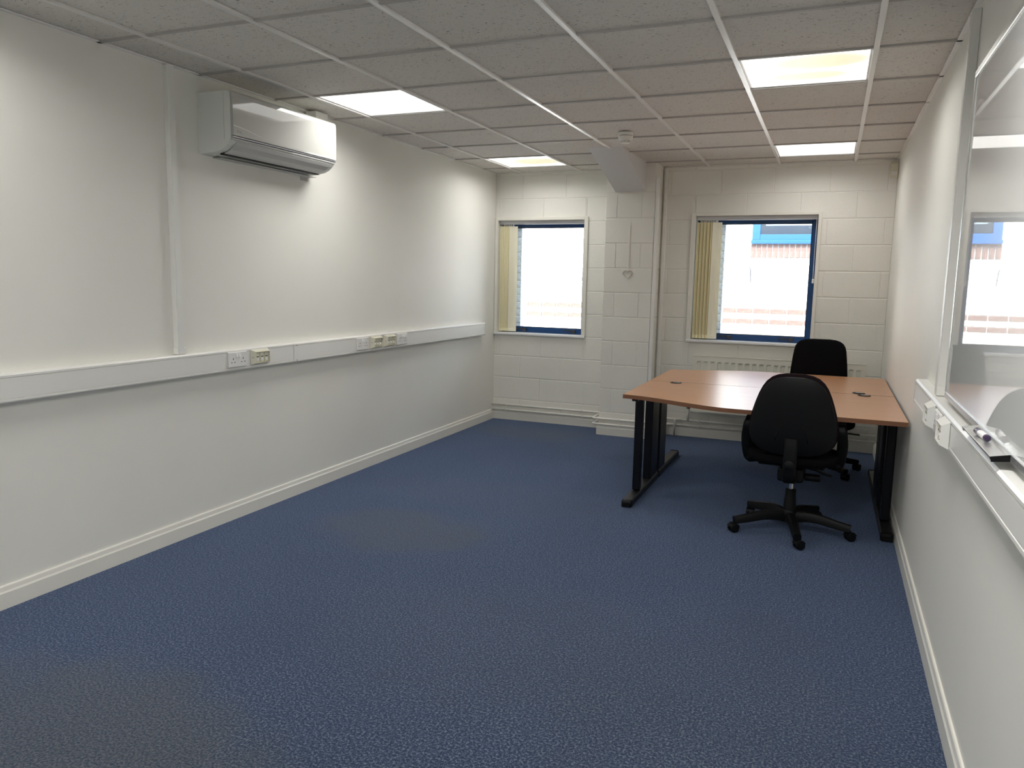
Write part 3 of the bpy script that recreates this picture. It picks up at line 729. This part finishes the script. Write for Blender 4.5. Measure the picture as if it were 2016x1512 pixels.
def radiator():
    x0, x1, z0, z1, yf, yb = -1.128, .308, .262, .778, 7.095, 7.155
    t = thing('radiator', ((x0+x1)/2, yb, z0), 0, 'cream pressed steel panel radiator under the window behind the desks', 'radiator'); L = t.location
    n = 23; pitch = (x1-x0-.04)/n; bm = bmesh.new()
    xs = [x0, x0+.02]
    prof = [(x0, 0), (x0+.014, 0)]
    for k in range(n):
        a = x0 + .02 + pitch*k
        prof += [(a+pitch*.16, 0), (a+pitch*.30, .009), (a+pitch*.70, .009), (a+pitch*.84, 0)]
    prof += [(x1-.014, 0), (x1, 0)]
    zl = [(z0, 0), (z0+.045, 0), (z0+.058, 1), (z1-.060, 1), (z1-.047, 0), (z1, 0)]
    grid = [[bm.verts.new((x-L.x, yf+d*f-L.y, z-L.z)) for x, d in prof] for z, f in zl]
    for a, b in zip(grid, grid[1:]):
        for i in range(len(prof)-1): bm.faces.new((a[i], a[i+1], b[i+1], b[i]))
    obj('front_panel', bm, 'radiator', t)
    obj('back_body', B(x0-L.x, x1-L.x, yf+.0095-L.y, yf+.022-L.y, z0-L.z, z1-L.z, .003), 'radiator', t)
    obj('side_flange', B(x0-.004-L.x, x0-L.x, yf-.001-L.y, yf+.03-L.y, z0+.002-L.z, z1+.002-L.z), 'radiator', t)
    obj('side_flange', B(x1-L.x, x1+.004-L.x, yf-.001-L.y, yf+.03-L.y, z0+.002-L.z, z1+.002-L.z), 'radiator', t)
    obj('top_lip', B(x0-L.x, x1-L.x, yf-.003-L.y, yf+.022-L.y, z1-L.z, z1+.004-L.z), 'radiator', t)
    bm = bmesh.new()
    for k in range(46): box(bm, x0+.03+k*.030-L.x, x0+.034+k*.030-L.x, yf+.022-L.y, yf+.055-L.y, z0+.05-L.z, z1-.03-L.z)
    obj('convector_fins', bm, 'radiator', t)
    for x in (x0+.18, x1-.18): obj('wall_bracket', B(x-.015-L.x, x+.015-L.x, yf+.022-L.y, YF-.001-L.y, z0+.04-L.z, z1-.05-L.z), 'radiator', t)
    v = obj('valve', lathe(bmesh.new(), [(.012, .010), (.016, .014), (.016, .055), (.010, .062)], 14, (x0-.034-L.x, yf+.075-L.y, 0)), 'valve_dark', t, auto=40)
    obj('union_nut', lathe(bmesh.new(), [(.010, x0-.036-L.x), (.010, x0-L.x)], 10, (0, yf+.075-L.y, .032), 'x'), 'chrome', t)
radiator()

# ------------------------------------------------------------------ hanging heart
t = thing('heart_ornament', (-1.728, PY-.006, 1.505), 0, 'small wire heart hanging on a white ribbon from the block pier', 'ornament')
hp = []
for k in range(40):
    a = 2*PI*k/40; hp.append((.0026*16*math.sin(a)**3, 0, .0026*(13*math.cos(a)-5*math.cos(2*a)-2*math.cos(3*a)-math.cos(4*a))))
obj('wire_heart', sweep(bmesh.new(), hp, circ(.0042, 6), (0, 1, 0), closed=True), 'wire_silver', t, smooth=True)
obj('ribbon', sweep(bmesh.new(), [(0, 0, .013), (.001, 0, .2), (-.003, .003, .425)], lambda s: [(-.005-.008*s, -.0012), (.005+.008*s, -.0012), (.005+.008*s, .0012), (-.005-.008*s, .0012)], (0, 1, 0)), 'ribbon', t)
obj('bead', lathe(bmesh.new(), [(.002, -.006), (.006, -.003), (.006, .003), (.002, .006)], 10, (0, -.004, -.045)), 'chrome', t)

# ------------------------------------------------------------------ whiteboard with tray and pen
def whiteboard():
    y0, y1, z0, z1, xf = .80, 3.215, 1.046, 2.182, XR-.020
    t = thing('whiteboard', (XR, (y0+y1)/2, z0), 0, 'large glossy whiteboard with thin aluminium frame on the wall', 'whiteboard'); L = t.location
    obj('writing_surface', B(xf-L.x, XR-.0005-L.x, y0-L.y, y1-L.y, 0, z1-z0), 'board_white', t)
    for nm, q in (('frame_rail', (y0-.012, y1+.012, z0-.012, z0+.010)), ('frame_rail', (y0-.012, y1+.012, z1-.010, z1+.012)), ('frame_rail', (y0-.012, y0+.010, z0+.010, z1-.010)), ('frame_rail', (y1-.010, y1+.012, z0+.010, z1-.010))):
        obj(nm, B(xf-.005-L.x, XR-.0005-L.x, q[0]-L.y, q[1]-L.y, q[2]-L.z, q[3]-L.z, .002), 'alu', t)
whiteboard()
t = thing('pen_tray', (XR-.025, 2.075, 1.041), 0, 'short aluminium pen tray with black ends clipped under the whiteboard', 'tray'); 
tp = [(0, 0), (-.036, -.004), (-.040, .003), (-.038, .004), (-.034, -.001), (0, .004)]
obj('shelf', prism(bmesh.new(), tp, 'y', 0, .42), 'alu', t)
for y, m_ in ((-.004, 'plastic_black'), (.42, 'alu')): obj('end_plate', prism(bmesh.new(), [(0, -.004), (-.038, -.008), (-.042, .004), (0, .012)], 'y', y, y+.004), m_, t)
t = thing('marker_pen', (XR-.042, 2.33, 1.0535), math.radians(3), 'purple capped marker pen lying on the pen tray', 'pen')
obj('barrel', lathe(bmesh.new(), [(.006, -.045), (.0085, -.042), (.0085, .03), (.007, .034)], 14, (0, 0, 0), 'y'), 'socket_white', t, auto=40)
obj('pen_cap', lathe(bmesh.new(), [(.0092, .030), (.0092, .062), (.006, .066)], 14, (0, 0, 0), 'y'), 'pen_purple', t, auto=40)
obj('end_plug', lathe(bmesh.new(), [(.006, -.058), (.0088, -.054), (.0088, -.040)], 14, (0, 0, 0), 'y'), 'pen_purple', t, auto=40)

# ------------------------------------------------------------------ desks
DZ = .726
def wave(y_narrow, y_wide, x0, x1, seam, n=40):
    pts = []
    for i in range(n+1):
        x = x0 + (x1-x0)*i/n; s = min(max((x-x0)/(.72), 0), 1)
        s = s*s*(3-2*s); pts.append((x, y_narrow + (y_wide-y_narrow)*s))
    return pts
def desk(name, flip, label, grommets):
    """flip=+1: user side towards -y (near desk); -1: far desk"""
    x0, x1 = -1.183, .423
    seam = 5.524 if flip > 0 else 5.533
    t = thing(name, ((x0+x1)/2, seam, 0), 0, label, 'desk', 'back-to-back wave desks'); L = t.location
    fr = wave(4.735, 4.500, x0, x1, seam) if flip > 0 else wave(6.330, 6.560, x0, x1, seam)
    outl = fr + [(x1, seam), (x0, seam)]
    th = .025
    bm = prism(bmesh.new(), [(x-L.x, y-L.y) for x, y in outl], 'z', DZ-th, DZ)
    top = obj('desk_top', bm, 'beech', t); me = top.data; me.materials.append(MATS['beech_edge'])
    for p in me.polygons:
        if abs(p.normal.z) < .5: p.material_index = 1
    d = -1 if flip > 0 else 1                                # direction of user side in y
    for side, xc in ((-1, -1.125), (1, .385)):
        f_len = .80
        ya, yb = seam + d*.012, seam + d*f_len
        prof = lambda s: [(-.036+.004*s, 0), (.036-.004*s, 0), (.036-.004*s, .040-.006*s), (.028, .052-.014*s), (-.028, .052-.014*s), (-.036+.004*s, .040-.006*s)]
        bm = sweep(bmesh.new(), [(xc-L.x, ya-L.y, .008), (xc-L.x, (ya+yb)/2-L.y, .008), (xc-L.x, yb-L.y, .008)], prof)
        ft = obj('foot', bm, 'steel_foot', t)
        bm = sweep(bmesh.new(), [(xc-L.x, yb-L.y, .006), (xc-L.x, yb+d*.022-L.y, .006), (xc-L.x, yb+d*.034-L.y, .006)], lambda s: [(a*(1-.3*s*s), b*(1-.35*s*s)) for a, b in [(-.035, 0), (.035, 0), (.035, .036), (.026, .044), (-.026, .044), (-.035, .036)]])
        obj('foot_cap', bm, 'plastic_black', ft)
        u0, u1 = sorted((seam + d*.515, seam + d*.575))
        if flip > 0:
            obj('post', B(xc-.026-L.x, xc+.026-L.x, u0-L.y, u1-L.y, .052, DZ-th-.001, .008, 2), 'steel_black', t)
        u0, u1 = sorted((seam + d*.025, seam + d*.255))
        obj('cable_riser', B(xc-.028-L.x, xc+.028-L.x, u0-L.y, u1-L.y, .050, DZ-th-.001, .008, 2), 'steel_black', t)
        u0, u1 = sorted((seam + d*.03, seam + d*.70))
        obj('top_bracket', B(xc-.020-L.x, xc+.020-L.x, u0-L.y, u1-L.y, DZ-th-.028, DZ-th-.0005, .003), 'steel_black', t)
    u0, u1 = sorted((seam + d*.10, seam + d*.13))
    obj('support_beam', B(-1.09-L.x, .35-L.x, u0-L.y, u1-L.y, DZ-th-.045, DZ-th-.002, .003), 'steel_black', t)
    for (gx, gy) in grommets:
        c = (gx-L.x, gy-L.y, 0)
        g = obj('cable_grommet', lathe(bmesh.new(), [(.041, DZ+.0002), (.040, DZ+.003), (.034, DZ+.0042), (.032, DZ+.001)], 24, c), 'plastic_black', t, auto=40)
        obj('grommet_flap', B(c[0]-.020, c[0]+.026, c[1]-.012, c[1]+.014, DZ+.0025, DZ+.0055, .001), 'ac_silver', g)
desk('office_desk', 1, 'beech wave desk with black legs, nearer of the back-to-back pair', [(-.985, 5.475), (.243, 5.478)])
desk('office_desk', -1, 'beech wave desk pushed up behind the first, under the window side', [(.212, 5.580)])

# ------------------------------------------------------------------ office chairs
def blob_outline(rows):
    """rows of (z, half width) -> closed outline, smooth"""
    return [(w, z) for z, w in rows] + [(-w, z) for z, w in rows[::-1]]
def shell(bm, rows, fy, th, bulge, side=1, rim=.012, n=14):
    """pillow-like slab: rows (z, halfwidth); fy(z) centre y; bulges by `bulge` on the +side face"""
    A, Bk = [], []
    zs = [r[0] for r in rows]; zm = (zs[0]+zs[-1])/2; hz = (zs[-1]-zs[0])/2
    for z, w in rows:
        ra, rb = [], []
        for i in range(n+1):
            u = -1 + 2*i/n; uu = math.sin(u*PI/2)
            q = max(0, (1-abs(uu)**3.2)*(1-abs((z-zm)/hz)**3.2))
            curve = .35*(w*uu)**2
            ra.append(bm.verts.new((w*uu, fy(z) + side*(th*.5*(.25+.75*q**.5) + bulge*q) + curve, z)))
            rb.append(bm.verts.new((w*uu, fy(z) - side*(th*.5*(.25+.75*q**.5)) + curve, z)))
        A.append(ra); Bk.append(rb)
    for G in (A, Bk):
        for a, b in zip(G, G[1:]):
            for i in range(n): bm.faces.new((a[i], a[i+1], b[i+1], b[i]))
    for k in range(len(rows)-1):
        for i in (0, n): bm.faces.new((A[k][i], A[k+1][i], Bk[k+1][i], Bk[k][i]))
    for k in (0, len(rows)-1):
        for i in range(n): bm.faces.new((A[k][i], A[k][i+1], Bk[k][i+1], Bk[k][i]))
    return bm
def star_base(t, rot, R, hub_top):
    hub = obj('base_hub', lathe(bmesh.new(), [(.036, .072), (.044, .078), (.044, .118), (.038, .130), (.034, .136)], 24), 'plastic_black', t, auto=40)
    for k in range(5):
        a = rot + 2*PI*k/5
        path = [(.030 + (R-.030)*s, 0, .098 + .022*math.sin(min(1, s*1.15)*PI)*(1-s) - .022*s**2) for s in [i/10 for i in range(11)]]
        sec = lambda s: [(-.024+.003*s, -.036+.014*s), (.024-.003*s, -.036+.014*s), (.026-.004*s, .004), (.015, .021-.006*s), (-.015, .021-.006*s), (-.026+.004*s, .004)]
        arm = obj('base_arm', sweep(bmesh.new(), path, sec), 'plastic_black', t, auto=50); arm.rotation_euler = (0, 0, a)
        # twin wheel castor under the arm end
        bm = bmesh.new()
        lathe(bm, [(.010, .052), (.012, .060), (.012, .072)], 12, (0, 0, 0))
        for s in (-1, 1):
            lathe(bm, [(.012, s*.006), (.0245, s*.007), (.0265, s*.010), (.0265, s*.020), (.023, s*.025), (.010, s*.026)], 20, (.014, 0, .0268), 'y')
        hood = [(.014 + .029*math.cos(q), .0268 + .029*math.sin(q)) for q in [math.radians(20+150*i/10) for i in range(11)]]
        hood += [(.014 + .0265*math.cos(q), .0268 + .0265*math.sin(q)) for q in [math.radians(170-150*i/10) for i in range(11)]]
        prism(bm, hood, 'y', -.024, .024)
        w = obj('castor', bm, 'plastic_black', t, auto=40); w.location = ((R-.012)*math.cos(a), (R-.012)*math.sin(a), 0)
        w.rotation_euler = (0, 0, a + (1.9, .6, -1.2, 2.4, .2)[k])
    obj('column_cover', lathe(bmesh.new(), [(.036, .134), (.033, .20), (.030, .205), (.030, hub_top-.022), (.027, hub_top-.020)], 24), 'plastic_black', t, auto=40)
    obj('gas_lift', lathe(bmesh.new(), [(.014, hub_top-.022), (.014, hub_top+.06)], 16), 'chrome', t, auto=40)
def seat(t, z, hw, y0, y1, m, shell_m):
    bm = bmesh.new(); n = 14
    zr = []
    for top, zz in ((True, 0), (False, 0)):
        ring = []
        for j in range(n+1):
            v = -1 + 2*j/n; vv = math.sin(v*PI/2); row = []
            for i in range(n+1):
                u = -1 + 2*i/n; uu = math.sin(u*PI/2)
                # squircle mapping
                x = uu*math.sqrt(max(0, 1 - .38*vv*vv)); y = vv*math.sqrt(max(0, 1 - .38*uu*uu))
                q = max(0, (1-abs(uu)**4)*(1-abs(vv)**4))
                zt = z + .006 + .032*q**.5 - (.035*max(0, y)**3) if top else z - .012 - .034*q**.4
                row.append(bm.verts.new((x*hw*1.04, (y0+y1)/2 + y*(y1-y0)/2*1.04, zt)))
            ring.append(row)
        zr.append(ring)
    for R_ in zr:
        for a, b in zip(R_, R_[1:]):
            for i in range(n): bm.faces.new((a[i], a[i+1], b[i+1], b[i]))
    A, D = zr
    for j in range(n):
        for i in (0, n): bm.faces.new((A[j][i], A[j+1][i], D[j+1][i], D[j][i])); bm.faces.new((A[i][j], A[i][j+1], D[i][j+1], D[i][j]))
    bmesh.ops.remove_doubles(bm, verts=bm.verts, dist=1e-5)
    obj('seat', bm, m, t, auto=60)
    obj('seat_pan', B(-hw*.72, hw*.72, y0+.06, y1-.06, z-.052, z-.028, .012, 2), shell_m, t)

# near chair, back turned to the camera, faces +y
CX, CY = -.142, 4.665
c1 = thing('office_chair', (CX, CY, 0), math.radians(-1.5), 'black operator chair with loop arms, its back to the room, at the near desk', 'chair', 'black office chairs')
star_base(c1, math.radians(282), .335, .275)
seat(c1, .470, .250, -.225, .225, 'fabric_black', 'plastic_black')
fy1 = lambda z: -.235 - .06*(z-.5)
rows_c = [(.502, .055), (.506, .105), (.516, .150), (.536, .190), (.565, .217), (.60, .232), (.64, .236), (.69, .230), (.74, .219), (.79, .205), (.84, .188), (.88, .170), (.91, .150), (.935, .122), (.950, .088), (.957, .050)]
obj('backrest', shell(bmesh.new(), rows_c, lambda z: fy1(z)+.024, .05, .012, 1), 'fabric_plum', c1, auto=60)
rows_s = [(z if z < .8 else .8+(z-.8)*.90, w-.008) for z, w in rows_c]
bsh = obj('back_shell', shell(bmesh.new(), rows_s, lambda z: fy1(z)-.008, .030, .014, -1), 'plastic_black', c1, auto=60)
bm = sweep(bmesh.new(), [(.115*math.cos(q)*.75, fy1(.55)-.034-.006*math.sin(q), .585+.095*math.sin(q)) for q in [PI*i/16 for i in range(17)]], circ(.004, 6), (0, 1, 0))
obj('shell_ridge', bm, 'plastic_black', bsh, smooth=True)
path = [(0, -.265, .60), (0, -.272, .55), (0, -.272, .46), (0, -.268, .40), (0, -.242, .365), (0, -.18, .352), (0, -.08, .350)]
obj('back_post', sweep(bmesh.new(), arc_path(path, .03, 3), rrect(.072, .040, .014), (0, 1, 0)), 'plastic_black', c1, auto=50)
obj('height_knob', lathe(bmesh.new(), [(.020, -.020), (.027, -.016), (.027, .004), (.02, .012)], 20, (0, -.300, .46), 'y'), 'plastic_black', c1, auto=40)
obj('mechanism', B(-.07, .07, -.16, .13, .330, .410, .015, 2), 'plastic_black', c1)
obj('tilt_knob', lathe(bmesh.new(), [(.012, .060), (.012, .072), (.021, .076), (.021, .150), (.017, .156)], 18, (0, -.07, .352), 'x'), 'plastic_black', c1, auto=40)
bm = sweep(bmesh.new(), [(.06, .02, .385), (.13, .015, .375), (.17, .01, .363), (.215, .005, .352)], lambda s: [(-.006-.010*(s > .5), -.003), (.006+.010*(s > .5), -.003), (.006+.010*(s > .5), .004), (-.006-.010*(s > .5), .004)])
obj('lever', bm, 'plastic_black', c1)
for s in (-1, 1):
    p = [(s*.19, -.02, .416), (s*.246, -.025, .418), (s*.254, -.045, .46), (s*.262, -.075, .55), (s*.250, -.10, .630), (s*.236, -.085, .665), (s*.234, .02, .673), (s*.236, .17, .665), (s*.244, .205, .635), (s*.256, .17, .56), (s*.254, .10, .46), (s*.246, .07, .418), (s*.19, .06, .416)]
    obj('armrest', sweep(bmesh.new(), arc_path(p, .045, 4), lambda q: rrect(.026, .046 + .014*math.sin(q*PI), .010), (s, 0, 0)), 'plastic_black', c1, auto=50)
    obj('arm_pad', sweep(bmesh.new(), [(s*.236, -.09, .672), (s*.234, .02, .682), (s*.236, .17, .676)], rrect(.060, .024, .011), (0, 0, 1)), 'plastic_black', c1, auto=50)
    obj('arm_bracket', lathe(bmesh.new(), [(.012, s*.205), (.030, s*.212), (.034, s*.240), (.026, s*.256)], 18, (0, -.02, .428), 'x'), 'plastic_black', c1, auto=50)

# far chair behind the desks, faces the camera
c2 = thing('office_chair', (-.040, 6.33, 0), PI + math.radians(3), 'black high-back office chair without arms, behind the far desk', 'chair', 'black office chairs')
star_base(c2, math.radians(-52) - PI, .345, .235)
seat(c2, .40, .262, -.21, .26, 'fabric_black', 'plastic_black')
fy2 = lambda z: -.290 - .10*(z-.5)
rows_f = [(.47, .10), (.474, .165), (.485, .197), (.51, .212), (.56, .217), (.62, .219), (.68, .218), (.74, .214), (.80, .209), (.86, .203), (.92, .195), (.95, .187), (.975, .172), (.993, .148), (1.003, .115), (1.008, .07)]
obj('backrest', shell(bmesh.new(), rows_f, lambda z: fy2(z)+.02, .06, .014, 1), 'fabric_black', c2, auto=60)
obj('back_shell', shell(bmesh.new(), [(z*.985+.006, w-.012) for z, w in rows_f], lambda z: fy2(z)-.014, .030, .012, -1), 'plastic_black', c2, auto=60)
path = [(0, -.330, .66), (0, -.324, .52), (0, -.310, .40), (0, -.26, .335), (0, -.15, .315), (0, -.05, .312)]
obj('back_post', sweep(bmesh.new(), arc_path(path, .03, 3), rrect(.070, .034, .012), (0, 1, 0)), 'plastic_black', c2, auto=50)
obj('mechanism', B(-.07, .07, -.15, .13, .285, .350, .015, 2), 'plastic_black', c2)
bm = sweep(bmesh.new(), [(-.06, .02, .322), (-.16, .02, .318), (-.24, .02, .316), (-.31, .02, .312)], lambda s: [(-.007-.008*(s > .6), -.004), (.007+.008*(s > .6), -.004), (.007+.008*(s > .6), .005), (-.007-.008*(s > .6), .005)])
obj('lever', bm, 'plastic_black', c2)
